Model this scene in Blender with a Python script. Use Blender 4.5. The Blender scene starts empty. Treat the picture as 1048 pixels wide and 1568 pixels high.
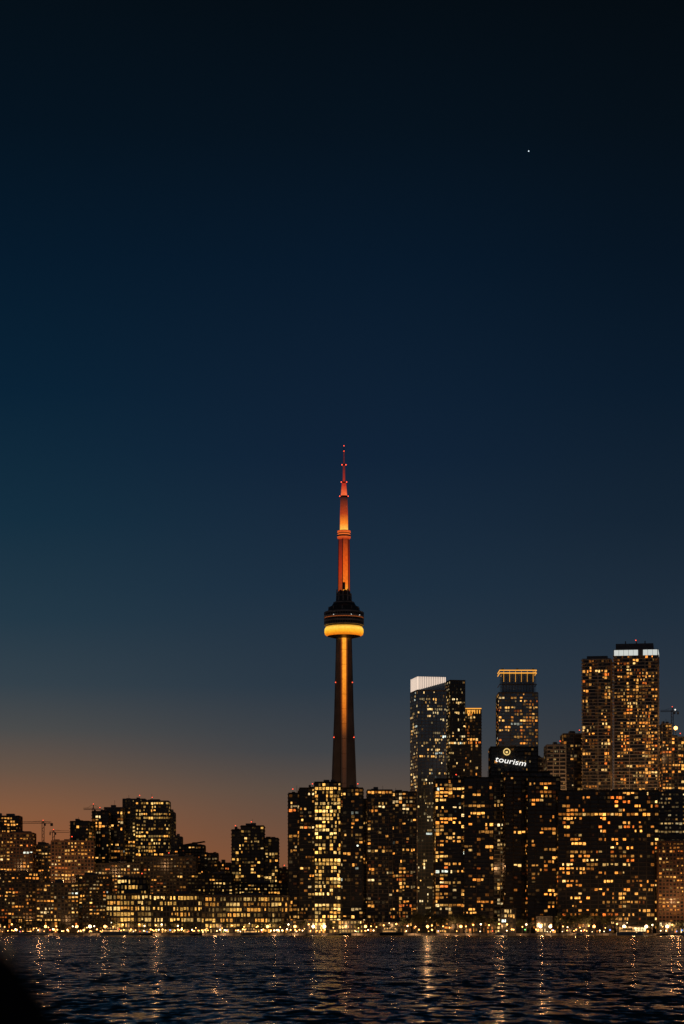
import bpy, bmesh, math, random
from mathutils import Vector, Matrix
from mathutils import noise as mn
random.seed(7)
R = random.random
U = random.uniform
scene = bpy.context.scene
scene.view_settings.view_transform = 'Standard'
scene.view_settings.look = 'None'
scene.view_settings.exposure = 0

# ---- image constants: u, v are image pixel columns and rows, converted at a chosen distance
F = 3504.0
CAM_H = 3.0
CX, HY = 524.0, 1427.5
def bx(u, D): return (u - CX) * D / F          # x offset of an image column at distance D
def bz(v, D): return CAM_H + (HY - v) * D / F  # height of an image row at distance D
GROUND = 1.6

def lin(c):
    c = c / 255.0
    return c / 12.92 if c <= 0.04045 else ((c + 0.055) / 1.055) ** 2.4
def S(r, g, b): return (lin(r), lin(g), lin(b), 1.0)

# ------------------------------------------------------------------ materials
def new_mat(name):
    m = bpy.data.materials.new(name); m.use_nodes = True
    return m, m.node_tree, m.node_tree.nodes['Principled BSDF']

def noisy(name, col, rough=0.7, scale=0.15, var=0.35, spec=0.4, metallic=0.0):
    m, nt, p = new_mat(name)
    tc = nt.nodes.new('ShaderNodeTexCoord')
    n = nt.nodes.new('ShaderNodeTexNoise'); n.inputs['Scale'].default_value = scale
    n.inputs['Detail'].default_value = 5
    nt.links.new(tc.outputs['Object'], n.inputs['Vector'])
    r = nt.nodes.new('ShaderNodeValToRGB')
    r.color_ramp.elements[0].position = 0.3; r.color_ramp.elements[1].position = 0.7
    r.color_ramp.elements[0].color = tuple(c * (1 - var) for c in col[:3]) + (1,)
    r.color_ramp.elements[1].color = tuple(min(1, c * (1 + var)) for c in col[:3]) + (1,)
    nt.links.new(n.outputs['Fac'], r.inputs['Fac'])
    nt.links.new(r.outputs['Color'], p.inputs['Base Color'])
    p.inputs['Roughness'].default_value = rough
    p.inputs['Specular IOR Level'].default_value = spec
    p.inputs['Metallic'].default_value = metallic
    return m

def emis(name, col, strength, sampling='NONE'):
    m, nt, p = new_mat(name)
    p.inputs['Base Color'].default_value = (0.3, 0.3, 0.3, 1)
    p.inputs['Emission Color'].default_value = tuple(col[:3]) + (1,)
    p.inputs['Emission Strength'].default_value = strength
    m.cycles.emission_sampling = sampling
    return m

def lit_window():
    m, nt, p = new_mat('lit_window')
    a = nt.nodes.new('ShaderNodeAttribute'); a.attribute_name = 'glow'
    tc = nt.nodes.new('ShaderNodeTexCoord')
    n = nt.nodes.new('ShaderNodeTexNoise'); n.inputs['Scale'].default_value = 0.9
    n.inputs['Detail'].default_value = 2
    nt.links.new(tc.outputs['Object'], n.inputs['Vector'])
    mr = nt.nodes.new('ShaderNodeMapRange')
    mr.inputs['From Min'].default_value = 0.35; mr.inputs['From Max'].default_value = 0.65
    mr.inputs['To Min'].default_value = 0.5; mr.inputs['To Max'].default_value = 1.65
    nt.links.new(n.outputs['Fac'], mr.inputs['Value'])
    p.inputs['Base Color'].default_value = (0.03, 0.03, 0.03, 1)
    p.inputs['Roughness'].default_value = 0.3
    nt.links.new(a.outputs['Color'], p.inputs['Emission Color'])
    nt.links.new(mr.outputs['Result'], p.inputs['Emission Strength'])
    m.cycles.emission_sampling = 'NONE'
    return m

M = {}
M['lit'] = lit_window()
M['glass'] = noisy('dark_glass', (0.022, 0.024, 0.026), 0.18, 0.08, 0.5, 0.5)
M['blueglass'] = noisy('blue_curtain_glass', (0.16, 0.21, 0.25), 0.12, 0.05, 0.4, 1.0, .4)
M['conc'] = noisy('grey_concrete', (0.20, 0.19, 0.18), 0.8)
M['dark'] = noisy('dark_precast', (0.05, 0.046, 0.043), 0.8)
M['mid'] = noisy('brown_precast', (0.12, 0.105, 0.09), 0.8)
M['pale'] = noisy('pale_concrete', (0.38, 0.35, 0.32), 0.75)
M['brick'] = noisy('red_brick', (0.22, 0.13, 0.09), 0.85)
M['roof'] = noisy('roof_membrane', (0.05, 0.05, 0.05), 0.9)
M['metal'] = noisy('painted_steel', (0.12, 0.12, 0.13), 0.4, 0.5, 0.2, 0.5, 0.4)
M['white_led'] = emis('white_crown_led', (1.0, 0.78, 0.62), 0.85)
M['white_band'] = emis('white_roof_band', (0.9, 0.95, 0.90), 0.65)
M['gold_led'] = emis('gold_crown_led', (1.0, 0.42, 0.05), 1.1)
M['beacon'] = emis('red_beacon', (1.0, 0.08, 0.03), 3.0)
M['sign'] = emis('white_sign_face', (1.0, 0.97, 0.90), 1.2)
M['signgold'] = emis('gold_sign_face', (1.0, 0.68, 0.22), 1.0)

# ------------------------------------------------------------------ mesh builder
class MB:
    def __init__(s):
        s.v = []; s.f = []; s.m = []; s.c = []; s.mats = []
    def mi(s, key):
        if key not in s.mats: s.mats.append(key)
        return s.mats.index(key)
    def quad(s, pts, mat, col=(0, 0, 0)):
        i = len(s.v); s.v.extend(pts); s.f.append(tuple(range(i, i + len(pts)))); s.m.append(s.mi(mat)); s.c.append(col)
    def box(s, x0, x1, y0, y1, z0, z1, mat, T=None, col=(0, 0, 0), bottom=True):
        P = [(x0, y0, z0), (x1, y0, z0), (x1, y1, z0), (x0, y1, z0), (x0, y0, z1), (x1, y0, z1), (x1, y1, z1), (x0, y1, z1)]
        if T: P = [T(p) for p in P]
        i = len(s.v); s.v.extend(P); k = s.mi(mat)
        fs = [(0, 1, 5, 4), (1, 2, 6, 5), (2, 3, 7, 6), (3, 0, 4, 7), (4, 5, 6, 7)]
        if bottom: fs.append((3, 2, 1, 0))
        for f in fs:
            s.f.append(tuple(i + a for a in f)); s.m.append(k); s.c.append(col)
    def beam(s, a, b, w, mat, col=(0, 0, 0)):
        a = Vector(a); b = Vector(b); d = (b - a)
        if d.length < 1e-6: return
        d.normalize()
        up = Vector((0, 0, 1)) if abs(d.z) < 0.9 else Vector((0, 1, 0))
        e1 = d.cross(up).normalized() * w / 2; e2 = d.cross(e1).normalized() * w / 2
        P = [a - e1 - e2, a + e1 - e2, a + e1 + e2, a - e1 + e2, b - e1 - e2, b + e1 - e2, b + e1 + e2, b - e1 + e2]
        i = len(s.v); s.v.extend([tuple(p) for p in P]); k = s.mi(mat)
        for f in [(0, 1, 5, 4), (1, 2, 6, 5), (2, 3, 7, 6), (3, 0, 4, 7), (4, 5, 6, 7), (3, 2, 1, 0)]:
            s.f.append(tuple(i + q for q in f)); s.m.append(k); s.c.append(col)
    def lathe(s, prof, n, mats, cx=0, cy=0, cols=None):
        base = len(s.v)
        for (r, z) in prof:
            for k in range(n):
                t = 2 * math.pi * k / n
                s.v.append((cx + r * math.cos(t), cy + r * math.sin(t), z))
        for j in range(len(prof) - 1):
            mk = s.mi(mats[j] if isinstance(mats, list) else mats)
            for k in range(n):
                a = base + j * n + k; b = base + j * n + (k + 1) % n
                s.f.append((a, b, b + n, a + n)); s.m.append(mk); s.c.append(cols[j] if cols else (0, 0, 0))
    def sphere(s, c, r, mat, n=8):
        prof = [(max(0.001, r * math.sin(math.pi * j / (n // 2))), c[2] - r * math.cos(math.pi * j / (n // 2))) for j in range(n // 2 + 1)]
        s.lathe(prof, n, mat, c[0], c[1])
    def mesh(s, name):
        me = bpy.data.meshes.new(name)
        me.from_pydata(s.v, [], s.f)
        for k in s.mats: me.materials.append(M[k])
        me.polygons.foreach_set('material_index', s.m)
        at = me.color_attributes.new('glow', 'FLOAT_COLOR', 'CORNER')
        buf = []
        for f, c in zip(s.f, s.c):
            buf.extend((c[0], c[1], c[2], 1.0) * len(f))
        at.data.foreach_set('color', buf)
        me.update()
        return me
    def obj(s, name, loc=(0, 0, 0), parent=None):
        o = bpy.data.objects.new(name, s.mesh(name)); scene.collection.objects.link(o)
        o.location = loc
        if parent: o.parent = parent
        return o

# ------------------------------------------------------------------ window colours
PAL = {
 'warm': [((1.0, 0.40, 0.07), 4), ((1.0, 0.50, 0.12), 5), ((1.0, 0.33, 0.045), 3), ((1.0, 0.66, 0.28), 2.0), ((0.8, 0.18, 0.03), 1.0), ((.8, .85, .7), .3)],
 'orange': [((1.0, 0.32, 0.045), 5), ((1.0, 0.42, 0.08), 5), ((0.8, 0.17, 0.02), 1.6), ((1.0, 0.58, 0.18), 2)],
 'white': [((1.0, 0.62, 0.22), 4), ((1.0, 0.74, 0.36), 3), ((1.0, 0.48, 0.11), 2.5), ((0.8, 0.9, 0.8), 0.4)],
 'yellow': [((1.0, 0.52, 0.11), 5), ((1.0, 0.60, 0.18), 4), ((1.0, 0.42, 0.07), 2)],
}
def pick(pal):
    it = PAL[pal]; t = R() * sum(w for _, w in it)
    for c, w in it:
        t -= w
        if t <= 0: return c
    return it[0][0]

def block(mb, w, d, z0, z1, T, fh=3.2, bay=3.6, lit=0.25, bright=1.0, pal='warm', wall='dark', glass='glass',
          slab=0.5, slabt=0.5, pier=3, pierw=0.7, pierp=0.35, sides=(0, 1, 3), run=0.35, office=0.02, parapet=1.2, dim=.3, minb=.12, sill=.3, gap=.13, clus=1.6, powr=1.8):
    """one storeyed volume; local frame: x in +-w/2, y in 0..d (0 = street front)"""
    mb.box(-w/2, w/2, 0, d, z0, z1, glass, T)
    nf = max(1, int((z1 - z0) / fh)); fh = (z1 - z0) / nf
    for k in range(nf + 1):
        z = z0 + k * fh
        hh = slabt / 2
        mb.box(-w/2 - slab, w/2 + slab, -slab, d + slab, z - hh, z + hh, wall, T)
    mb.box(-w/2 - .2, w/2 + .2, -.2, d + .2, z1 + slabt/2, z1 + parapet, wall, T)
    faces = {0: (w, lambda s, o: (s - w/2, -o)), 1: (d, lambda s, o: (w/2 + o, s)), 3: (d, lambda s, o: (-w/2 - o, d - s))}
    for sd in sides:
        L, fn = faces[sd]
        nb = max(1, int(round(L / bay))); bw = L / nb
        if pier:
            for i in range(0, nb + 1, pier):
                s = i * bw
                a = fn(max(0, s - pierw/2), -0.05); b = fn(min(L, s + pierw/2), pierp)
                xs = sorted((a[0], b[0])); ys = sorted((a[1], b[1]))
                if xs[1]-xs[0] > .05 and ys[1]-ys[0] > .05:
                    mb.box(xs[0], xs[1], ys[0], ys[1], z0, z1 + 0.1, wall, T)
        colbias = [(U(0.5, 1.5) if R() < .85 else U(.05, .3)) for _ in range(nb)]
        if not clus: colbias = [1] * nb
        kind = [R() for _ in range(nb)]
        seed = U(0, 500)
        for k in range(nf):
            fl = lit * (U(0.5, 1.5) if clus else 1)
            whole = R() < office
            i = 0
            def pane(j, c, g, full):
                s0 = j * bw + bw * gap; s1 = (j + 1) * bw - bw * gap
                h = fh - slabt
                za = z0 + k * fh + slabt/2 + h * (sill if kind[j] > .3 else sill * .3); zb = z0 + (k + 1) * fh - slabt/2 - h * .08
                if not full:
                    q = R()
                    if q < .25: s1 = s0 + (s1 - s0) * U(.4, .7)
                    elif q < .45: s0 = s1 - (s1 - s0) * U(.4, .7)
                    if R() < .2: za = za + (zb - za) * U(.2, .4)
                p0 = fn(s0, 0.1); p1 = fn(s1, 0.1)
                P = [(p0[0], p0[1], za), (p1[0], p1[1], za), (p1[0], p1[1], zb), (p0[0], p0[1], zb)]
                mb.quad([T(p) for p in P], 'lit', (c[0]*g, c[1]*g, c[2]*g))
            while i < nb:
                cl = mn.noise(Vector((i * bw / 13 + seed, k * fh / 17, seed * .37)))
                pr = fl * colbias[i] * max(.15, 1 + clus * cl)
                if whole: pr = 0.85
                if R() < pr:
                    c = pick(pal)
                    st = bright * (minb + 1.6 * R() ** powr)
                    n = 1
                    while R() < run and n < 4: n += 1
                    for q in range(n):
                        if i + q >= nb: break
                        pane(i + q, c, st * U(0.6, 1.15), whole or not clus)
                    i += n
                else:
                    if R() < dim:
                        c = pick(pal); pane(i, c, U(.005, .04) if R() < .8 else U(.04, .12), False)
                    i += 1

def building(name, blocks, D, d=28, yaw=0, roofkit=True, extra=None, **st):
    """blocks: (left image column, right image column, roof image row[, setback, overrides])"""
    u0 = min(b[0] for b in blocks); u1 = max(b[1] for b in blocks)
    ox = bx((u0 + u1) / 2, D); oy = D
    mb = MB()
    for b in blocks:
        ov = dict(st)
        set_ = b[3] if len(b) > 3 else 0
        if len(b) > 4: ov.update(b[4])
        Dk = D + set_
        a = math.radians(yaw)
        W = (b[1] - b[0]) * Dk / F
        dd = min(ov.pop('d', d), max(8.0, 0.6 * W / max(0.05, abs(math.sin(a))) if yaw else 999))
        w = (W - dd * abs(math.sin(a))) / math.cos(a)
        cxw = bx((b[0] + b[1]) / 2, Dk) - ox
        cyw = Dk - oy + (w / 2 * abs(math.sin(a)) + dd / 2 * math.cos(a))
        ca, sa = math.cos(a), math.sin(a)
        def T(p, cxw=cxw, cyw=cyw, ca=ca, sa=sa, dd=dd):
            x, y = p[0], p[1] - dd / 2
            return (cxw + x * ca - y * sa, cyw + x * sa + y * ca, p[2])
        z1 = bz(b[2], Dk) - 1.2
        block(mb, w, dd, GROUND, z1, T, **ov)
        if roofkit:
            for _ in range(2):
                rw = w * U(0.12, 0.3); rx = U(-w/2 + rw, w/2 - rw)
                mb.box(rx - rw/2, rx + rw/2, dd * U(.2, .3), dd * U(.5, .8), z1, z1 + U(2.0, 4.2), 'metal', T)
            if R() < .5:
                px = U(-w/3, w/3); mb.box(px, px + .25, dd*.4, dd*.4 + .25, z1, z1 + U(5, 9), 'metal', T)
            if R() < .35:
                px = U(-w/3, w/3); mb.box(px, px + .2, dd*.3, dd*.3 + .2, z1, z1 + 4.6, 'metal', T); mb.sphere(T((px, dd*.3, z1 + 4.9)), .45, 'beacon')
        if extra: extra(mb, b, T, w, dd, z1)
    return mb.obj(name, (ox, oy, 0))

# ------------------------------------------------------------------ CITY: centre
CONDO = dict(fh=3.15, bay=3.3, slab=0.9, slabt=0.35, pier=3, pierw=0.5, pierp=0.5)
def C(**k): d = dict(CONDO); d.update(k); return d
building('condo_tower', [(442, 462, 1214, 10, dict(lit=.36)), (459, 484, 1206, 4, dict(lit=.3)), (482, 522, 1197, -2, dict(lit=.5, pal='yellow', bright=1.3, sill=.15, minb=.25, run=.5)), (519, 556, 1206, 6, dict(lit=.26))],
         1962, 30, 0, **C(lit=0.3, wall='dark'))
building('condo_tower', [(553, 567, 1223, 0)], 2010, 24, 0, roofkit=False, **C(lit=.1, wall='conc'))
building('condo_tower', [(563, 601, 1209, 0, dict(lit=.24)), (600, 638, 1212, 5, dict(lit=.36))], 1970, 30, 0, **C(wall='mid', bay=3.0, dim=.4))

def slat_crown(mb, b, T, w, dd, z1):
    if b[0] > 640: return
    n = 16
    ztop = bz(1036, 2250)
    mb.box(-w/2 + .5, w/2 - .5, 3, dd - 1, z1 + 1.2, ztop - 1.5, 'blueglass', T)
    for i in range(n):
        x = -w/2 + (i + .12) * w / n; x2 = x + w / n * .68
        zb = z1 + 1.0 + (i / n) * 8.5
        mb.box(x, x2, 0.1, 0.5, zb, ztop, 'white_led', T)
    for i in range(6):
        y = (i + .12) * dd / 6; mb.box(-w/2, -w/2 + .4, y + .6, y + dd / 6 * .6, z1 + 1.2, ztop, 'white_led', T)
building('glass_skyscraper', [(630, 684, 1056, 0), (680, 713, 1041, 8, dict(glass='glass', wall='dark', lit=.22))], 2250, 30, 12, roofkit=False, extra=slat_crown,
         fh=3.3, bay=1.9, lit=0.2, pal='white', wall='conc', glass='blueglass', slab=0.15, slabt=0.45, pier=2, pierw=.25, pierp=.2, run=.4, bright=.95, dim=.1)
def gold_top(mb, b, T, w, dd, z1):
    mb.box(-w/2 - .3, w/2 + .3, -1.4, -1.1, z1 + .5, z1 + 1.5, 'gold_led', T)
    for i in range(7):
        x = -w/2 + (i + .2) * w / 7; mb.box(x, x + .9, -1.4, -1.15, z1 - 4, z1 - .4, 'gold_led', T)
building('condo_tower', [(711, 737, 1085, 0)], 2300, 24, 0, extra=gold_top, roofkit=False, **C(lit=.38, pal='orange', bay=2.8))
building('condo_tower', [(667, 713, 1192, 4, dict(lit=.34)), (711, 756, 1190, 0, dict(lit=.22, pal='orange'))], 1950, 30, 0, **C(wall='dark', bay=3.6, dim=.2, bright=1.1, minb=.2, gap=.1, run=.45))

def gold_crown(mb, b, T, w, dd, z1):
    z2 = bz(1026, 2350)
    mb.box(-w/2 + 3, w/2 - 3, 3, dd - 3, z1, z2 - 3, 'blueglass', T)
    n = 12
    for i in range(n + 1):
        x = -w/2 + 2 + i * (w - 4) / n
        mb.box(x - .18, x + .18, 1.6, 2.0, z1 + 1, z2, 'metal', T)
        mb.box(x + .2, x + .5, 1.6, 1.9, z1 + 12, z2 - 1.2, 'gold_led', T) if i % 2 else None
    for zz, key in ((z2 - .6, 'gold_led'), (z2 - 3.4, 'gold_led'), (z1 + 9, 'metal')):
        mb.box(-w/2 + 1, w/2 - 1, 1.1, 1.5, zz, zz + .9, key, T)
        mb.box(-w/2 + 1, -w/2 + 1.4, 1.5, dd - 1, zz, zz + .9, key, T)
        mb.box(w/2 - 1.4, w/2 - 1, 1.5, dd - 1, zz, zz + .9, key, T)
    for x in (-w/2 + 3, -2, w/2 - 6):
        mb.box(x, x + 2.4, 2.2, 3, z2 - .5, z2 + 1.8, 'metal', T)
building('glass_skyscraper', [(764, 824, 1060, 0)], 2350, 34, 0, roofkit=False, extra=gold_crown,
         fh=3.3, bay=3.0, lit=0.38, pal='warm', wall='conc', glass='blueglass', slab=0.5, slabt=0.4, pier=4, pierw=.5, pierp=.6, bright=.95, dim=.2)

building('office_tower', [(752, 824, 1143, 0, dict(lit=.06)), (772, 842, 1181, -14, dict(lit=.08))], 2050, 30, 0, lit=0.1, pal='warm', wall='dark',
         fh=3.6, bay=3.0, slab=.2, slabt=1.0, pier=2, pierw=.5, roofkit=False, dim=.1)
building('office_tower', [(752, 776, 1192, 0)], 2030, 12, 0, lit=0.38, pal='white', wall='conc', fh=3.5, bay=2.6, slab=.2, slabt=.8, roofkit=False, bright=.9)
# rooftop sign: lettering on a frame, ring logo above
SD = 2046.0
tcv = bpy.data.curves.new('lettering', 'FONT'); tcv.body = 'tourism'; tcv.size = 10.2; tcv.extrude = .25; tcv.offset = .02; tcv.shear = .15; tcv.space_character = 1.02
to = bpy.data.objects.new('lettering', tcv); scene.collection.objects.link(to)
bpy.context.view_layer.update()
dg = bpy.context.evaluated_depsgraph_get()
lm = bpy.data.meshes.new_from_object(to.evaluated_get(dg)); bpy.data.objects.remove(to)
lm.materials.clear(); lm.materials.append(M['sign'])
sign = bpy.data.objects.new('illuminated_rooftop_sign', None); scene.collection.objects.link(sign); sign.location = (bx(758, SD), SD, bz(1166, SD))
xs = [v.co.x for v in lm.vertices]; sc = 27.5 / (max(xs) - min(xs))
lo = bpy.data.objects.new('lettering', lm); scene.collection.objects.link(lo); lo.parent = sign
lo.rotation_euler = (math.radians(90), math.radians(9), 0); lo.scale = (sc, sc * .8, sc)
sg = MB()
cxs, czs = bx(776.5, SD) - bx(758, SD), bz(1151.5, SD) - bz(1166, SD)
for k in range(20):
    t0 = 2 * math.pi * k / 20; t1 = 2 * math.pi * (k + .9) / 20
    r0 = 2.8
    sg.beam((cxs + r0 * math.cos(t0), -.1, czs + r0 * math.sin(t0)), (cxs + r0 * math.cos(t1), -.1, czs + r0 * math.sin(t1)), .8, 'signgold')
sg.box(cxs - 1.0, cxs + 1.0, -.3, .1, czs - 1.2, czs + .6, 'signgold')
sg.obj('ring_logo', parent=sign)
sf = MB()
for x in (1, 7, 14, 21, 28): sf.beam((x, .8, -12), (x, .8, 3), .3, 'metal')
sf.beam((0, .8, 1), (29, .8, -3), .3, 'metal')
sf.obj('sign_frame', parent=sign)

building('office_tower', [(838, 867, 1140, 0)], 2090, 30, 0, lit=0.15, bright=.4, pal='white', wall='pale', fh=3.6, bay=3, slab=.3, slabt=1.2, pier=2)
building('office_tower', [(822, 842, 1160, 0)], 2140, 20, 0, lit=0.08, bright=.4, wall='conc', fh=3.6, bay=3, slab=.3, slabt=1.2, pier=2)
building('condo_tower', [(863, 895, 1123, 0)], 2200, 26, 0, **C(lit=.15, wall='conc'))
def white_band(mb, b, T, w, dd, z1):
    if b[0] < 930:
        mb.box(-w/2 + 4, w/2 - 3, 4, dd - 4, z1, z1 + 4.0, 'metal', T); return
    mb.box(-w/2 - .4, w/2 + .4, -.6, dd, z1 - .4, z1 + 5.6, 'metal', T)
    n = 9
    for i in range(n):
        x = -w/2 + i * w / n
        if i == 5: continue
        mb.box(x + .15, x + w / n - .15, -1.3, -.65, z1 - .2, z1 + 5.0, 'white_band', T)
    mb.box(w/2 + .5, w/2 + .8, 0, dd - 1, z1, z1 + 5, 'white_band', T)
    mb.box(-w/2 + 1.5, w/2 - 4, 3, dd - 3, z1 + 5.6, z1 + 11.5, 'metal', T)
    for x in (-w/4, 0, w/5): mb.box(x, x + 1, 4, 5, z1 + 11.5, z1 + 14, 'metal', T)
    mb.sphere(T((0, 3, z1 + 14.5)), .5, 'beacon')
building('condo_skyscraper', [(893, 945, 1008, 14, dict(lit=.28)), (942, 1017, 1001, 0)], 2150, 38, -9, roofkit=False, extra=white_band,
         fh=3.1, bay=3.0, lit=.38, pal='orange', wall='pale', slab=1.1, slabt=.45, pier=5, pierw=.6, pierp=.4, bright=1.0, dim=.6)
building('condo_tower', [(1015, 1029, 1108, 0), (1024, 1068, 1128, 6)], 2230, 26, 0, **C(lit=.45, pal='orange', wall='conc', dim=.5))

building('apartment_building', [(774, 812, 1181, 30, dict(lit=.05)), (808, 858, 1189, 10, dict(lit=.22)), (855, 1009, 1210, 0)], 1955, 26, 0,
         fh=3.5, bay=3.5, lit=.25, pal='orange', wall='dark', slab=.6, slabt=.9, pier=2, pierw=.9, bright=1.2, run=.4, dim=.12, minb=.2, gap=.1, sill=.2, powr=1.5)
building('office_tower', [(1006, 1080, 1212, 0)], 2030, 30, 0, lit=.25, pal='white', bright=.6, wall='conc', fh=3.6, bay=3.2, slab=.2, slabt=1.4)
building('apartment_building', [(1009, 1080, 1288, 0)], 1945, 20, 0, lit=.4, pal='orange', bright=.8, wall='brick', fh=3.1, bay=3.0, slab=.15, slabt=1.2, pier=1, pierw=1.0)

# ------------------------------------------------------------------ CITY: west side
BR = dict(fh=3.1, bay=3.0, slab=.15, slabt=1.1, pier=1, pierw=.9, dim=.4)
building('apartment_building', [(-40, 29, 1249, 0)], 2230, 24, 0, lit=.22, pal='orange', wall='brick', bright=.8, **BR)
building('apartment_building', [(-30, 50, 1275, 0, dict(lit=.4))], 2130, 24, 0, pal='warm', wall='brick', bright=1.0, **BR)
building('apartment_building', [(44, 78, 1293, 0)], 2160, 24, 0, lit=.35, pal='orange', wall='conc', bright=.9, **BR)
building('apartment_building', [(73, 143, 1287, 0)], 2080, 24, 8, lit=.42, pal='warm', wall='brick', bright=1.0, **BR)
building('condo_tower', [(107, 142, 1257, 0)], 2210, 24, -10, **C(lit=.15))
building('condo_tower', [(141, 166, 1242, 0)], 2260, 24, 0, **C(lit=.18))
building('condo_tower', [(160, 189, 1236, 0)], 2300, 24, 0, **C(lit=.15, wall='conc'))
building('office_tower', [(188, 222, 1223, 0, dict(lit=.15)), (208, 258, 1226, -6, dict(office=.5, lit=.35)), (250, 266, 1243, 6)], 2320, 30, 0, lit=.15,
         pal='yellow', wall='conc', fh=3.7, bay=2.6, slab=.2, slabt=.9, pier=3, pierw=.5, bright=.9, minb=.2)
building('office_building', [(262, 278, 1281, 0)], 2240, 20, 0, lit=.2, wall='conc', **BR)
def slant(mb, b, T, w, dd, z1):
    P = [(-w/2, 0, z1 + 1), (w/2, 0, z1 + 5), (w/2, dd, z1 + 5), (-w/2, dd, z1 + 1)]
    mb.box(-w/2+1, w/2-1, 1, dd-1, z1, z1 + 1.5, 'metal', T)
    mb.quad([T(p) for p in P], 'roof'); mb.quad([T((p[0], p[1], p[2] - .5)) for p in P[::-1]], 'roof')
building('office_building', [(274, 313, 1294, 0)], 2210, 22, 0, extra=slant, lit=.25, wall='dark', pal='warm', **BR)
building('apartment_building', [(308, 333, 1306, 0), (328, 353, 1321, 10)], 2190, 22, 0, lit=.22, wall='mid', pal='warm', **BR)
building('condo_tower', [(355, 377, 1270, 8), (369, 404, 1264, 0), (401, 426, 1283, 6)], 2150, 26, 0, **C(lit=.28, pal='yellow'))
building('apartment_building', [(422, 446, 1331, 0)], 2200, 22, 0, lit=.15, wall='brick', pal='orange', bright=.6, **BR)
building('apartment_building', [(146, 214, 1322, 0, dict(lit=.34)), (205, 300, 1312, 12, dict(lit=.2))], 2100, 24, 0, pal='warm', wall='mid', bright=1.0, **BR)
building('office_building', [(288, 356, 1338, 0), (350, 444, 1352, 6)], 2070, 24, 0, lit=.25, pal='yellow', wall='dark', bright=.8, **BR)
building('apartment_building', [(-30, 60, 1335, 0)], 2010, 24, 0, lit=.36, pal='orange', wall='mid', bright=1.0, **BR)
building('apartment_building', [(56, 120, 1352, 0), (116, 168, 1340, 6)], 1995, 22, 0, lit=.3, pal='warm', wall='mid', bright=1.0, **BR)
TE = dict(fh=4.4, bay=2.9, slab=.25, slabt=1.2, pier=1, pierw=.7, pierp=.3, gap=.12, clus=.8, sill=.1, powr=1.3, dim=.6)
building('terminal_building', [(163, 232, 1368, 0, dict(lit=.75)), (229, 312, 1369, 3, dict(lit=.38, office=.15)), (309, 442, 1371, 0, dict(lit=.5, office=.15)), (180, 224, 1344, 20, dict(lit=.35))], 1942, 34, 0,
         pal='yellow', wall='dark', bright=.75, run=.8, minb=.2, **TE)
for (a, b, t, l, pal, br) in [(-20, 36, 1405, .5, 'orange', .8), (40, 88, 1409, .6, 'orange', .8), (440, 476, 1408, .4, 'warm', .9), (500, 560, 1408, .6, 'yellow', 1.2), (566, 628, 1411, .5, 'orange', .9),
                          (700, 745, 1410, .3, 'orange', .8), (768, 790, 1390, .8, 'white', 1.1), (822, 846, 1402, .9, 'white', 1.5), (862, 900, 1412, .4, 'orange', .8),
                          (948, 990, 1417, .8, 'white', 1.3), (1010, 1060, 1410, .6, 'white', .9)]:
    building('waterfront_pavilion', [(a, b, t, 0)], 1926 + U(-1, 3), 10, 0, roofkit=False, lit=l, pal=pal, bright=br, wall='dark', fh=3.6, bay=2.6, slab=.5, slabt=.5, pier=1, pierw=.3, parapet=.5)

# ------------------------------------------------------------------ COMMUNICATIONS TOWER
TD = 2600.0
def tz(v): return bz(v, TD)
def glow_ramp(name, stops, v0, v1, strength=1.0):  # light falloff with height is painted into the emission colour
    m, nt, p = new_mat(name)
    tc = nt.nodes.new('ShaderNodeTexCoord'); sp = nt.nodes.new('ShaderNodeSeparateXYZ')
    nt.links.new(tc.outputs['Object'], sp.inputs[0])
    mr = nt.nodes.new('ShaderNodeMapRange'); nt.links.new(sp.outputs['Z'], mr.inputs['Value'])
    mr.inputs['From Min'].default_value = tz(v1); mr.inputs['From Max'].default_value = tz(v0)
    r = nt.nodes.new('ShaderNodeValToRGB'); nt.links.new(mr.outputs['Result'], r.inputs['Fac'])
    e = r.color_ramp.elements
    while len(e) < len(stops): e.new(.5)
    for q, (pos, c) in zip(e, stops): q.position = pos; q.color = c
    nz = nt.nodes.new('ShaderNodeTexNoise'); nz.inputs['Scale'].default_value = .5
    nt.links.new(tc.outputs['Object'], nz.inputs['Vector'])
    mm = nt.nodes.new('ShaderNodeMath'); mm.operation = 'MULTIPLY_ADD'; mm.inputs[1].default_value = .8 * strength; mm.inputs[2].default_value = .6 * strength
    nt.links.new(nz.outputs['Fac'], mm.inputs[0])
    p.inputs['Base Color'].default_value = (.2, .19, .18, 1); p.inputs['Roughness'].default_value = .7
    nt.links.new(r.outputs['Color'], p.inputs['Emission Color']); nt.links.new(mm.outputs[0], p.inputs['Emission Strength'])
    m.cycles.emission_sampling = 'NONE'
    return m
M['t_conc'] = noisy('tower_concrete', (0.27, 0.22, 0.18), .8, .05)
M['t_strip'] = glow_ramp('elevator_led_strip', [(0, S(44, 24, 14)), (.3, S(70, 36, 15)), (.5, S(200, 104, 24)), (.7, S(240, 142, 34)), (1, S(250, 160, 44))], 975, 1195, 1.2)
M['t_strip2'] = glow_ramp('elevator_led_strip_inner', [(0, S(26, 16, 11)), (.3, S(40, 22, 12)), (.55, S(120, 56, 16)), (1, S(160, 80, 24))], 975, 1195)
M['t_mid'] = glow_ramp('upper_shaft_painted_glow', [(0, S(246, 160, 50)), (.15, S(240, 112, 26)), (.6, S(220, 82, 16)), (1, S(130, 42, 14))], 825, 906)  # lit-from-below look painted as glow, brightest at the bottom
M['t_midr'] = glow_ramp('upper_shaft_painted_glow_red', [(0, S(150, 60, 20)), (.4, S(170, 44, 14)), (1, S(90, 22, 14))], 825, 906)
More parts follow.
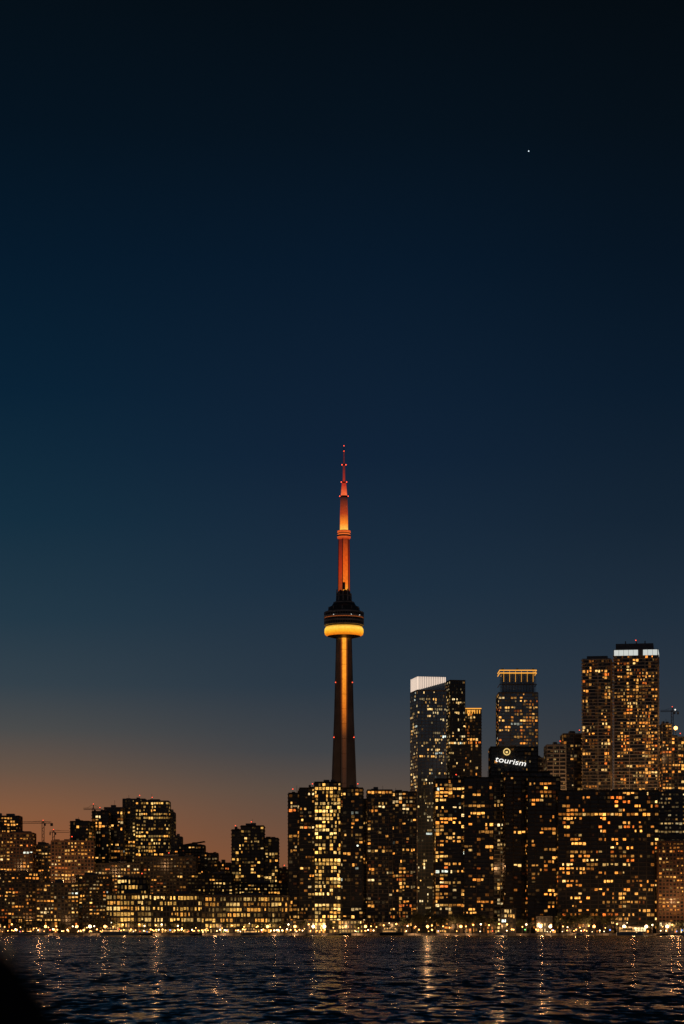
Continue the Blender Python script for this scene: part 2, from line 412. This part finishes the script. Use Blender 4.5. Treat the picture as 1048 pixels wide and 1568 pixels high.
M['t_ant'] = glow_ramp('antenna_painted_glow', [(0, S(255, 196, 80)), (.2, S(248, 132, 36)), (.5, S(170, 58, 20)), (1, S(40, 20, 22))], 762, 812, 1.05)  # antenna uplight painted as glow that fades towards the top
M['t_ant2'] = glow_ramp('antenna_painted_glow_red', [(0, S(250, 110, 60)), (.35, S(180, 46, 28)), (1, S(80, 26, 30))], 712, 760)
M['t_pod'] = glow_ramp('skypod_painted_glow', [(0, S(170, 50, 20)), (.5, S(240, 110, 40)), (1, S(200, 70, 24))], 812, 826)
M['t_radome'] = glow_ramp('radome_painted_glow', [(0, S(220, 110, 10)), (.35, S(250, 176, 36)), (.7, S(255, 206, 80)), (1, S(190, 110, 20))], 959, 974, 1.1)  # radome lighting painted as an emission gradient
M['t_black'] = noisy('pod_dark_cladding', (.07, .07, .075), .35, .4)
M['t_rib'] = noisy('pod_rib_steel', (.40, .36, .33), .4, .4)
M['t_glass'] = noisy('pod_glass', (.03, .035, .04), .1, .4, .3, .8)
M['t_addglow'] = emis('pod_added_glow', S(150, 74, 28), 1.0)  # dim glowing band added to lift the dark pod

tow = bpy.data.objects.new('communications_tower', None); scene.collection.objects.link(tow)
tow.location = (bx(527, TD), TD, 0)
sh = MB()
def radius(z):
    pts = [(0, 33), (60, 24), (120, 18.5), (175, 15.2), (250, 12.0), (339, 9.6), (352, 9.4)]
    for (a, ra), (b, rb) in zip(pts, pts[1:]):
        if z <= b: return ra + (rb - ra) * (z - a) / (b - a)
    return pts[-1][1]
rings = []
N = 24
for j in range(N + 1):
    z = 352 * j / N + .01
    Rr = radius(z); t = 2.4 + 2.4 * (1 - z / 352); rc = 4.6 + 2.4 * (1 - z / 352)
    ring = []
    for L in range(3):
        th = math.radians(-30 + 120 * L)
        c, s = math.cos(th), math.sin(th)
        for (rr, tt) in ((rc * .95, -t/2 - .6), (Rr, -t/2), (Rr, t/2), (rc * .95, t/2 + .6)):
            ring.append((rr * c - tt * s, rr * s + tt * c, z))
    rings.append(ring)
b0 = len(sh.v)
for r in rings: sh.v.extend(r)
kk = sh.mi('t_conc')
for j in range(N):
    for k in range(12):
        a = b0 + j * 12 + k; b = b0 + j * 12 + (k + 1) % 12
        sh.f.append((a, b, b + 12, a + 12)); sh.m.append(kk); sh.c.append((0, 0, 0))
sh.obj('concrete_shaft', parent=tow)
el = MB()
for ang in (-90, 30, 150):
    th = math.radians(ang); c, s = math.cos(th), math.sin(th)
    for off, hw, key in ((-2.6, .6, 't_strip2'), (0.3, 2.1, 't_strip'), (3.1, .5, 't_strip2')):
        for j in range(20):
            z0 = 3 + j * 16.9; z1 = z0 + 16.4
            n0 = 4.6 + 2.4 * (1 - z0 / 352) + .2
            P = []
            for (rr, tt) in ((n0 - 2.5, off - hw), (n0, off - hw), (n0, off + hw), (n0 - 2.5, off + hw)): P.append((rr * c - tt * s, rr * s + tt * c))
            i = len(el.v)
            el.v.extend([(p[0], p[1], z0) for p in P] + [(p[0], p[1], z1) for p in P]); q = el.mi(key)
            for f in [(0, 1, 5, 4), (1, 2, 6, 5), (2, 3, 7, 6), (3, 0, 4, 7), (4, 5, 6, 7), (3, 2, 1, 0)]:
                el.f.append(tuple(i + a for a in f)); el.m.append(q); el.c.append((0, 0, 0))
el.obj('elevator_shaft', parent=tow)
pd = MB()
prof = [(8.5, 978, 't_black'), (19, 974.5, 't_radome'), (21.6, 972, 't_radome'), (22.3, 968, 't_radome'), (22, 963.5, 't_radome'), (20.5, 960, 't_black'), (20.5, 958.5, 't_rib'), (22.3, 958, 't_rib'),
        (22.3, 956.5, 't_glass'), (21.8, 953, 't_rib'), (22.6, 952.5, 't_rib'), (22.6, 950.5, 't_glass'), (22.0, 947.2, 't_addglow'), (22.0, 946.2, 't_rib'), (22.8, 945.8, 't_rib'), (22.8, 943.6, 't_glass'), (22.0, 940, 't_rib'),
        (22.4, 939.6, 't_rib'), (22.0, 937.5, 't_black'), (18.6, 936.5, 't_black'), (17.0, 930, 't_black'), (14.0, 928, 't_black'), (12.2, 924, 't_rib'), (12.0, 922.5, 't_black'), (9.2, 921, 't_black'), (8.4, 913, 't_rib'), (8.9, 912, 't_black'), (7.2, 908, 't_black'), (6.0, 904, 't_black'), (0.01, 903, 't_black')]
pd.lathe([(r, tz(v)) for r, v, _ in prof], 48, [m for _, _, m in prof[:-1]])
for k in range(48):
    t = 2 * math.pi * (k + .5) / 48
    pd.beam((22.5 * math.cos(t), 22.5 * math.sin(t), tz(957)), (22.6 * math.cos(t), 22.6 * math.sin(t), tz(938)), .35, 't_rib')
for k in range(10):
    t = 2 * math.pi * k / 10 + .2
    x, y = 17.8 * math.cos(t), 17.8 * math.sin(t)
    pd.beam((x, y, tz(937)), (x, y, tz(930)), .8, 't_rib')
    x, y = 11 * math.cos(t), 11 * math.sin(t)
    pd.beam((x * .8, y * .8, tz(922)), (x * .75, y * .75, tz(909 - 3 * (k % 3))), 1.2, 't_rib')
for t in (-2.1, -1.2, -.7): pd.sphere((23.2 * math.cos(t), 23.2 * math.sin(t), tz(944.5)), .4, 'sign')
pd.obj('observation_pod', parent=tow)
us = MB()
def hexring(r0, r1, v0, v1, mats, rot=0):
    for k in range(6):
        t0 = math.radians(60 * k + rot); t1 = math.radians(60 * k + 60 + rot)
        us.quad([(r0 * math.cos(t0), r0 * math.sin(t0), tz(v0)), (r0 * math.cos(t1), r0 * math.sin(t1), tz(v0)), (r1 * math.cos(t1), r1 * math.sin(t1), tz(v1)), (r1 * math.cos(t0), r1 * math.sin(t0), tz(v1))], mats[k % len(mats)])
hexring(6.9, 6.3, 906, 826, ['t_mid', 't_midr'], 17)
for k in range(6):
    t = math.radians(60 * k + 17)
    us.beam((7.0 * math.cos(t), 7.0 * math.sin(t), tz(906)), (6.35 * math.cos(t), 6.35 * math.sin(t), tz(826)), .8, 't_conc')
us.box(-1.6, 1.4, -7.6, -6.2, tz(904), tz(893), 't_black')
us.lathe([(6.3, tz(827)), (5.6, tz(826.5)), (7.3, tz(824.5)), (7.7, tz(822)), (7.7, tz(819.5)), (6.9, tz(817.5)), (7.6, tz(816.5)), (7.4, tz(813)), (5.2, tz(812)), (0.01, tz(811.8))], 24,
         ['t_black', 't_pod', 't_pod', 't_glass', 't_pod', 't_black', 't_pod', 't_black', 't_black'])
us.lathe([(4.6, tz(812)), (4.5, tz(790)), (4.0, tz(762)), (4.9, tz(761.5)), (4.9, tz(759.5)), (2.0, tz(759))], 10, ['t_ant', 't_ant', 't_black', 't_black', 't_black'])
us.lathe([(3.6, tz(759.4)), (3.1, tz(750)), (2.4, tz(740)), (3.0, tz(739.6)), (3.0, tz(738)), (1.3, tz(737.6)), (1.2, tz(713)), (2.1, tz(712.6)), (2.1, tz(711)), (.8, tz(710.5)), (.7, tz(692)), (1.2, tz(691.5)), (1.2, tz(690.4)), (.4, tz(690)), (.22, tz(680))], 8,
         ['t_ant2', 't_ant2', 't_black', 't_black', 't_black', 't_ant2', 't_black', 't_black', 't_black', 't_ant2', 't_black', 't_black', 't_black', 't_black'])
for v, dx in ((760, 4.6), (760, -4.6), (738.5, 3), (738.5, -3), (712, 2.2), (712, -2.2), (691, 0), (683, 0)):
    us.sphere((dx, -1.2, tz(v)), .7 if v > 700 else .55, 'beacon')
us.obj('antenna_mast', parent=tow)
bc = MB()
for v in (1130, 1046):
    for sgn in (-1, 1):
        r = radius(tz(v)); bc.sphere((sgn * r * .866, -r * .5 - .9, tz(v)), .6, 'beacon')
bc.obj('warning_lights', parent=tow)
# architectural floodlights in the forecourt of the tower
for sx, sy, e in ((-55, -70, 50000), (70, -50, 110000)):
    l = bpy.data.lights.new('tower_floodlight', 'SPOT'); l.energy = e; l.color = (1, .50, .22); l.spot_size = math.radians(40); l.spot_blend = .8; l.shadow_soft_size = 1
    o = bpy.data.objects.new('tower_floodlight', l); scene.collection.objects.link(o); o.parent = tow; o.location = (sx, sy, 4)
    o.rotation_euler = (Vector((sx, sy, 4)) - Vector((0, 0, 250))).to_track_quat('Z', 'Y').to_euler()

# ------------------------------------------------------------------ CONSTRUCTION CRANES
def crane(u, vtop, D, jl, jr, vj, name='tower_crane'):
    mb = MB(); zt = bz(vtop, D); zj = bz(vj, D); m = D / F
    s = 1.0
    for (a, b) in ((-s, -s), (s, -s), (s, s), (-s, s)): mb.beam((a, b, GROUND), (a, b, zj + 1), .35, 'metal')
    z = GROUND; k = 0
    while z < zj - 3:
        mb.beam((-s if k % 2 else s, -s, z), (s if k % 2 else -s, -s, z + 3), .2, 'metal')
        mb.beam((-s if k % 2 else s, s, z), (s if k % 2 else -s, s, z + 3), .2, 'metal'); z += 3; k += 1
    mb.beam((0, 0, zj), (0, 0, zt), .8, 'metal')
    xl, xr = (jl - u) * m, (jr - u) * m
    for y in (-.6, .6): mb.beam((xl, y, zj), (xr, y, zj), .35, 'metal')
    mb.beam((xl, 0, zj + 1.6), (xr * .8, 0, zj + 1.6), .3, 'metal')
    n = 22
    for i in range(n):
        xa = xl + (xr - xl) * i / n; xb = xl + (xr - xl) * (i + 1) / n
        if xb < xr * .8: mb.beam((xa, 0, zj if i % 2 else zj + 1.6), (xb, 0, zj + 1.6 if i % 2 else zj), .2, 'metal')
    mb.beam((0, 0, zt), (xl * .7, 0, zj + 1.4), .18, 'metal'); mb.beam((0, 0, zt), (xr * .9, 0, zj + .4), .18, 'metal')
    mb.box(xr * .75, xr, -.9, .9, zj - 2.6, zj - .1, 'conc')
    mb.box(.9, 2.6, -1.2, .4, zj - 2.4, zj - .1, 'metal')
    mb.sphere((0, 0, zt + .4), .4, 'beacon')
    mb.obj(name, (bx(u, D), D, 0))
crane(66, 1257, 2180, 34, 81, 1261)
crane(82, 1271, 2240, 106, 76, 1275)
crane(1030, 1083, 2300, 1012, 1040, 1090)
crane(143, 1232, 2330, 128, 158, 1240)

# ------------------------------------------------------------------ STREET LAMPS
M['lampA'] = emis('sodium_lamp', (1.0, .42, .10), 7.0)
M['lampB'] = emis('white_lamp', (1.0, .70, .38), 8.0)
M['lampC'] = emis('red_lamp', (1.0, .10, .04), 4.0)
M['lampD'] = emis('green_lamp', (.15, 1.0, .25), 2.0)
M['lampE'] = emis('blue_lamp', (.15, .35, 1.0), 3.0)
def lamp_mesh(key, h=6.5, r=.42):
    mb = MB(); mb.lathe([(.14, 0), (.08, h)], 6, 'metal'); mb.beam((0, 0, h), (0, -1.0, h + .2), .12, 'metal')
    mb.sphere((0, -1.0, h), r, key); mb.lathe([(.45, h + .25), (.01, h + .5)], 8, 'metal', 0, -1.0)
    return mb.mesh('street_lamp')
LM = {k: lamp_mesh(k, 6.5, .55) for k in ('lampA', 'lampB')}
LS = {k: lamp_mesh(k, 3.2, .55) for k in ('lampA', 'lampB', 'lampC', 'lampD', 'lampE')}
LB = lamp_mesh('lampB', 6.0, 1.3); LBa = lamp_mesh('lampA', 6.0, 1.15)
def put(me, name, x, y, z=GROUND, rz=0, s=1):
    o = bpy.data.objects.new(name, me); scene.collection.objects.link(o); o.location = (x, y, z); o.rotation_euler[2] = rz; o.scale = (s, s, s); return o
for i in range(72):
    u = 4 + i * 14.7 + U(-7, 7)
    D = U(1904, 1910)
    put(LM['lampA' if R() < .75 else 'lampB'], 'street_lamp', bx(u, D), D, s=U(.6, 1.25))
for i in range(200):
    u = U(-10, 1055) if R() < .6 else U(-10, 460); D = U(1902.5, 1908)
    k = random.choices(['lampA', 'lampB', 'lampC', 'lampD', 'lampE'], [10, 4, 1.2, .3, .4])[0]
    put(LS[k], 'street_lamp', bx(u, D), D, s=U(.45, 1.15))
for u in (138, 480, 497, 828, 843, 956, 990, 1022): put(LB, 'street_lamp', bx(u, 1905), 1905)
for u in (70, 118, 161, 410, 452, 560, 655, 706, 910): put(LBa, 'street_lamp', bx(u, 1905), 1905)

def glow(u, D, z, P, col=(1, .50, .20), r=1.5):  # point light without a fixture: street level light and added facade fill
    l = bpy.data.lights.new('street_and_fill_glow', 'POINT'); l.energy = P; l.color = col; l.shadow_soft_size = r; l.specular_factor = .1
    o = bpy.data.objects.new('street_and_fill_glow', l); scene.collection.objects.link(o); o.location = (bx(u, D), D, z)
for (u, D, z, P) in [(20, 1965, 14, 6000), (90, 1965, 14, 6000), (60, 2050, 60, 12000), (120, 2045, 50, 10000), (10, 2080, 66, 12000), (160, 2050, 60, 8000), (240, 2060, 66, 8000),
                     (190, 1914, 8, 6000), (330, 1914, 8, 6000), (420, 1914, 8, 5000), (480, 1914, 8, 12000), (530, 1914, 8, 9000), (600, 1914, 8, 8000), (700, 1914, 8, 6000),
                     (770, 1914, 8, 7000), (830, 1914, 9, 16000), (900, 1914, 8, 6000), (970, 1914, 8, 10000), (1030, 1914, 8, 9000), (1040, 1925, 30, 8000), (1030, 2190, 175, 12000), (655, 2180, 60, 24000), (765, 2005, 60, 7000), (930, 2080, 110, 40000), (1000, 2070, 110, 60000), (870, 2060, 130, 12000), (790, 2240, 150, 30000)]:
    glow(u, D, z, P)  # high entries are fill lights added between buildings to brighten facades
fl = MB(); fl.lathe([(.4, 0), (.3, 5)], 8, 'metal'); fl.sphere((0, -1, 5.6), 1.9, 'lampA'); fl.beam((0, 0, 5), (0, -1, 5.6), .5, 'metal')
fl.obj('roof_floodlight', (bx(1035, 2225), 2225, bz(1124, 2225)))
fl2 = MB(); fl2.lathe([(.3, 0), (.2, 4)], 8, 'metal'); fl2.sphere((0, -.6, 4.4), .8, 'sign')
fl2.obj('roof_floodlight', (bx(1034, 2298), 2296, bz(1094, 2298)))

# ------------------------------------------------------------------ TREES
M['bark'] = noisy('bark', (.06, .045, .035), .9, 2)
M['leaf'] = noisy('foliage', (.05, .06, .03), .8, .6, .6)
def tree_mesh(seed, h=12, rad=4.6):
    rr = random.Random(seed); mb = MB()
    mb.lathe([(.32, 0), (.24, h * .35), (.12, h * .7)], 7, 'bark')
    tips = []
    for i in range(11):
        a = rr.uniform(0, 6.28); z = h * rr.uniform(.28, .6); L = rad * rr.uniform(.5, .95)
        e = (L * math.cos(a), L * math.sin(a), z + h * rr.uniform(.12, .36)); mb.beam((0, 0, z), e, .16, 'bark'); tips.append(e)
        for q in range(2):
            e2 = (e[0] + rr.uniform(-1.6, 1.6), e[1] + rr.uniform(-1.6, 1.6), e[2] + rr.uniform(0, 1.8)); mb.beam(e, e2, .08, 'bark'); tips.append(e2)
    tips.append((0, 0, h * .85))
    for t in tips:
        for q in range(34):
            c = Vector(t) + Vector((rr.gauss(0, .8), rr.gauss(0, .8), rr.gauss(0, .6)))
            s = rr.uniform(.18, .42); d1 = Vector((rr.gauss(0, 1), rr.gauss(0, 1), rr.gauss(0, 1))).normalized(); d2 = d1.orthogonal().normalized()
            mb.quad([tuple(c - d1 * s), tuple(c + d2 * s * .6), tuple(c + d1 * s), tuple(c - d2 * s * .6)], 'leaf')
    return mb.mesh('tree')
TM = [tree_mesh(i, U(10, 14), U(3.8, 5.4)) for i in range(5)]
for u in [8, 30, 58, 96, 150, 176, 205, 262, 288, 340, 398, 408, 420, 436, 462, 512, 548, 575, 598, 622, 634, 645, 655, 668, 676, 690, 702, 714, 728, 742, 756, 800, 812, 860, 872, 884, 897, 910, 925, 936, 998, 1006, 1040]:
    D = U(1911, 1921); big = 1.25 if 625 < u < 760 or 855 < u < 940 else .85
    put(random.choice(TM), 'tree', bx(u, D), D, GROUND - .1, U(0, 6), big * U(.8, 1.15))

# ------------------------------------------------------------------ BOATS
M['hull'] = noisy('white_gelcoat', (.55, .55, .55), .3, .5, .1)
M['hulld'] = noisy('navy_hull', (.03, .04, .07), .3, .5, .1)
def boat(u, D, L, kind, key='hull'):
    mb = MB(); W = L * .15; H = L * .09 + .5
    st = [(-L/2, W*.8), (-L/4, W), (0, W), (L/4, W*.8), (L*.42, W*.35), (L/2, .05)]
    for (xa, wa), (xb, wb) in zip(st, st[1:]):
        ra, rb = H * (1 + max(0, xa) / L * .6), H * (1 + max(0, xb) / L * .6)
        for s in (-1, 1):
            P = [(xa, s * wa * .6, -.3), (xb, s * wb * .6, -.3), (xb, s * wb, rb), (xa, s * wa, ra)]
            mb.quad(P if s < 0 else P[::-1], key)
        mb.quad([(xa, -wa, ra), (xb, -wb, rb), (xb, wb, rb), (xa, wa, ra)], 'hull')
    mb.quad([(-L/2, -W*.48, -.3), (-L/2, -W*.8, H), (-L/2, W*.8, H), (-L/2, W*.48, -.3)], key)
    if kind == 'sail':
        mb.box(-L*.2, L*.18, -W*.5, W*.5, H, H + .7, 'hull')
        mb.beam((L*.05, 0, H), (L*.05, 0, H + L*1.2), .14, 'metal'); mb.beam((L*.05, 0, H + 1.5), (-L*.4, 0, H + 1.6), .25, 'hull')
        mb.beam((L*.05, 0, H + L*1.2), (L*.5, 0, H), .05, 'metal'); mb.beam((L*.05, 0, H + L*1.2), (-L*.5, 0, H), .05, 'metal')
        nm = 'sailboat'
    else:
        mb.box(-L*.38, L*.2, -W*.7, W*.7, H, H + 2.3, 'hull'); mb.box(-L*.3, L*.1, -W*.6, W*.6, H + 2.3, H + 4.2, 'hull')
        mb.box(-L*.4, L*.22, -W*.8, W*.8, H + 2.3, H + 2.42, 'hulld')
        n = int(L * .5)
        for i in range(n):
            x = -L*.36 + i * L*.54 / n
            for z in (H + .7,) + ((H + 2.9,) if i % 2 else ()):
                g = U(.3, 1.4)
                mb.quad([(x, -W*.7 - .05, z), (x + .8, -W*.7 - .05, z), (x + .8, -W*.7 - .05, z + 1), (x, -W*.7 - .05, z + 1)], 'lit', (g, g*.5, g*.15))
        mb.beam((-L*.1, 0, H + 4.2), (-L*.1, 0, H + 8), .15, 'metal'); mb.sphere((-L*.1, 0, H + 8), .3, 'lampB')
        nm = 'tour_boat'
    mb.obj(nm, (bx(u, D), D, .1))
boat(175, 1892, 24, 'tour'); boat(600, 1894, 20, 'tour', 'hulld'); boat(965, 1893, 22, 'tour'); boat(385, 1894, 16, 'tour')
for u in (36, 48, 62, 210, 226, 300, 530, 770, 884, 1012): boat(u + U(-3, 3), U(1889, 1896), U(8, 12), 'sail', 'hull' if R() < .6 else 'hulld')

# ------------------------------------------------------------------ GROUND, QUAY, WATER
def sheet(name, x0, x1, y0, y1, z, mat):
    me = bpy.data.meshes.new(name); me.from_pydata([(x0, y0, z), (x1, y0, z), (x1, y1, z), (x0, y1, z)], [], [(0, 1, 2, 3)])
    me.materials.append(mat); o = bpy.data.objects.new(name, me); scene.collection.objects.link(o); return o
sheet('ground', -20000, 20000, 1900.5, 40000, GROUND, noisy('city_ground', (.06, .06, .055), .9, .02))
sheet('promenade_pavement', -3000, 3000, 1901, 1924, GROUND + .02, noisy('paving', (.16, .15, .14), .8, .3))
q = MB()
q.box(-3000, 3000, 1899.9, 1901, -2, GROUND + .15, 'pale')
for i in range(-90, 90): q.box(i * 6, i * 6 + .5, 1899.6, 1899.95, -1, GROUND, 'dark')
q.obj('quay_wall')
for i, u in enumerate(range(0, 1050, 42)): glow(u + U(-14, 14), 1897.5, 4.5, U(600, 2200), r=.4)

m, nt, p = new_mat('lake_water')
geo = nt.nodes.new('ShaderNodeNewGeometry')
def slope_noise(scale, sx, sy, ax, ay, det=2, w=0):
    mp = nt.nodes.new('ShaderNodeMapping'); mp.inputs['Scale'].default_value = (sx, sy, 1); mp.inputs['Rotation'].default_value = (0, 0, math.radians(w))
    nt.links.new(geo.outputs['Position'], mp.inputs['Vector'])
    n = nt.nodes.new('ShaderNodeTexNoise'); n.inputs['Scale'].default_value = scale; n.inputs['Detail'].default_value = det
    nt.links.new(mp.outputs[0], n.inputs['Vector'])
    a = nt.nodes.new('ShaderNodeVectorMath'); a.operation = 'SUBTRACT'; a.inputs[1].default_value = (.5, .5, .5)
    nt.links.new(n.outputs['Color'], a.inputs[0])
    b = nt.nodes.new('ShaderNodeVectorMath'); b.operation = 'MULTIPLY'; b.inputs[1].default_value = (ax, ay, 0)
    nt.links.new(a.outputs[0], b.inputs[0]); return b.outputs[0]
def add(a, b):
    v = nt.nodes.new('ShaderNodeVectorMath'); v.operation = 'ADD'; nt.links.new(a, v.inputs[0]); nt.links.new(b, v.inputs[1]); return v.outputs[0]
s1 = slope_noise(1.0, 1.6, .55, .6, 1.1, 3, 6)
s2 = slope_noise(1.0, .3, .09, .3, .5, 2, -8)
s3 = slope_noise(1.0, .02, .006, .1, .15, 2, 5)
sm = add(add(s1, s2), s3)
bias = nt.nodes.new('ShaderNodeVectorMath'); bias.operation = 'ADD'; bias.inputs[1].default_value = (0, -.105, 0); nt.links.new(sm, bias.inputs[0])
nn = add(bias.outputs[0], geo.outputs['Normal'])
nz = nt.nodes.new('ShaderNodeVectorMath'); nz.operation = 'NORMALIZE'; nt.links.new(nn, nz.inputs[0])
nt.links.new(nz.outputs[0], p.inputs['Normal'])
p.inputs['Base Color'].default_value = (.016, .018, .019, 1)
p.inputs['Roughness'].default_value = .15; p.inputs['IOR'].default_value = 1.36
sheet('lake_water', -20000, 20000, 6, 1899.9, 0, m)

bk = bmesh.new(); bmesh.ops.create_grid(bk, x_segments=60, y_segments=24, size=1)
for v in bk.verts:
    x, y = v.co.x * 60, v.co.y * 12 - 3
    z = 1.75 - max(0, (y - 4.6)) * .6 + mn.noise(Vector((x * .5, y * .5, 0))) * .12
    v.co = (x, y, z)
me = bpy.data.meshes.new('near_bank'); bk.to_mesh(me); me.materials.append(noisy('bank_soil', (.06, .055, .045), .95, 2)); o = bpy.data.objects.new('near_bank', me); scene.collection.objects.link(o)
rk = bmesh.new(); bmesh.ops.create_icosphere(rk, subdivisions=5, radius=1)
for v in rk.verts:
    n = mn.fractal(v.co * 1.3 + Vector((3, 1, 7)), 1, 2, 4) * .03
    c = v.co
    c = Vector([math.copysign(abs(a) ** .5, a) for a in c]) * (1 + n)
    v.co = (c.x * .80, c.y * .50, c.z * .70)
me = bpy.data.meshes.new('shore_boulder'); rk.to_mesh(me); [setattr(f, 'use_smooth', True) for f in me.polygons]
me.materials.append(noisy('dark_granite', (.012, .012, .012), .95, 3, .35, .1)); o = bpy.data.objects.new('shore_boulder', me); scene.collection.objects.link(o)
o.location = (-0.945, 1.75, 2.38)

# ------------------------------------------------------------------ STAR
st = bpy.data.meshes.new('star'); b = bmesh.new(); bmesh.ops.create_icosphere(b, subdivisions=2, radius=7.5); b.to_mesh(st)
st.materials.append(emis('starlight', (.75, .9, 1.0), 1.6)); o = bpy.data.objects.new('star', st); scene.collection.objects.link(o); o.location = (bx(810, 30000), 30000, bz(231, 30000))

# ------------------------------------------------------------------ SKY
w = bpy.data.worlds.new('World'); scene.world = w; w.use_nodes = True
nt = w.node_tree; nt.nodes.clear()
out = nt.nodes.new('ShaderNodeOutputWorld'); bg = nt.nodes.new('ShaderNodeBackground'); nt.links.new(bg.outputs[0], out.inputs[0])
tc = nt.nodes.new('ShaderNodeTexCoord'); sp = nt.nodes.new('ShaderNodeSeparateXYZ'); nt.links.new(tc.outputs['Generated'], sp.inputs[0])
def e_of(v): t = (HY - v) / F; return max(0, math.sin(math.atan(t)) / .42)
mr = nt.nodes.new('ShaderNodeMapRange'); mr.inputs['From Max'].default_value = .42; nt.links.new(sp.outputs['Z'], mr.inputs['Value'])
def ramp(stops):
    r = nt.nodes.new('ShaderNodeValToRGB'); e = r.color_ramp.elements
    stops = sorted(stops, key=lambda s: -s[0])
    while len(e) < len(stops): e.new(.5)
    for q, (v, c) in zip(e, stops): q.position = e_of(v); q.color = S(*c)
    nt.links.new(mr.outputs['Result'], r.inputs['Fac']); return r.outputs['Color']
RL = ramp([(0, (4, 15, 24)), (200, (4, 19, 32)), (400, (5, 26, 44)), (600, (8, 34, 54)), (800, (19, 46, 64)), (950, (34, 56, 71)), (1050, (51, 65, 75)), (1120, (74, 75, 75)), (1180, (102, 83, 70)), (1240, (132, 89, 62)), (1320, (152, 88, 50))])
RC = ramp([(0, (4, 13, 21)), (200, (5, 18, 30)), (400, (7, 25, 43)), (700, (16, 35, 56)), (900, (28, 47, 65)), (1050, (42, 56, 69)), (1150, (64, 67, 71)), (1210, (90, 77, 68)), (1320, (120, 80, 56))])
RR = ramp([(0, (4, 11, 17)), (200, (5, 15, 24)), (400, (6, 20, 34)), (600, (10, 27, 44)), (800, (20, 36, 52)), (950, (31, 46, 61)), (1050, (41, 52, 64)), (1150, (52, 57, 63)), (1250, (70, 62, 58)), (1320, (80, 62, 52))])
def mrange(src, a, b):
    q = nt.nodes.new('ShaderNodeMapRange'); q.interpolation_type = 'SMOOTHSTEP'; q.inputs['From Min'].default_value = a; q.inputs['From Max'].default_value = b; nt.links.new(src, q.inputs['Value']); return q.outputs['Result']
def mix(f, a, b):
    q = nt.nodes.new('ShaderNodeMix'); q.data_type = 'RGBA'; nt.links.new(f, q.inputs[0])
    nt.links.new(a, q.inputs[6]); nt.links.new(b, q.inputs[7]); return q.outputs[2]
c1 = mix(mrange(sp.outputs['X'], -.16, .0), RL, RC)
c2 = mix(mrange(sp.outputs['X'], .0, .16), c1, RR)
dk = nt.nodes.new('ShaderNodeMix'); dk.data_type = 'RGBA'; dk.blend_type = 'MULTIPLY'; dk.inputs[0].default_value = 1; nt.links.new(RR, dk.inputs[6]); dk.inputs[7].default_value = (1.5, 1.5, 1.5, 1)
c3 = mix(mrange(sp.outputs['Y'], .6, -.3), c2, dk.outputs[2])
sky = nt.nodes.new('ShaderNodeTexSky'); sky.sky_type = 'NISHITA'; sky.sun_disc = False
sky.sun_elevation = math.radians(0.5); sky.sun_rotation = math.radians(-38)
ad = nt.nodes.new('ShaderNodeMix'); ad.data_type = 'RGBA'; ad.blend_type = 'ADD'; ad.inputs[0].default_value = .0002
nt.links.new(c3, ad.inputs[6]); nt.links.new(sky.outputs[0], ad.inputs[7])
nt.links.new(ad.outputs[2], bg.inputs['Color']); bg.inputs['Strength'].default_value = 1.0

sl = bpy.data.lights.new('sun', 'SUN'); sl.energy = .03; sl.angle = math.radians(3); sl.color = (1, .6, .35)
so = bpy.data.objects.new('sun', sl); scene.collection.objects.link(so)
az = math.radians(-38); dirv = Vector((math.sin(az), math.cos(az), math.tan(math.radians(1.0))))
so.rotation_euler = dirv.to_track_quat('Z', 'Y').to_euler()

# ------------------------------------------------------------------ CAMERA
cd = bpy.data.cameras.new('camera'); co = bpy.data.objects.new('camera', cd); scene.collection.objects.link(co); scene.camera = co
co.location = (0, 0, CAM_H); co.rotation_euler = (math.radians(90), 0, 0)
cd.sensor_fit = 'HORIZONTAL'; cd.sensor_width = 36; cd.lens = F / 1048 * 36
cd.shift_y = (HY - 784) / 1048
cd.clip_start = .1; cd.clip_end = 60000
cd.dof.use_dof = True; cd.dof.focus_distance = 1950; cd.dof.aperture_fstop = 4.0
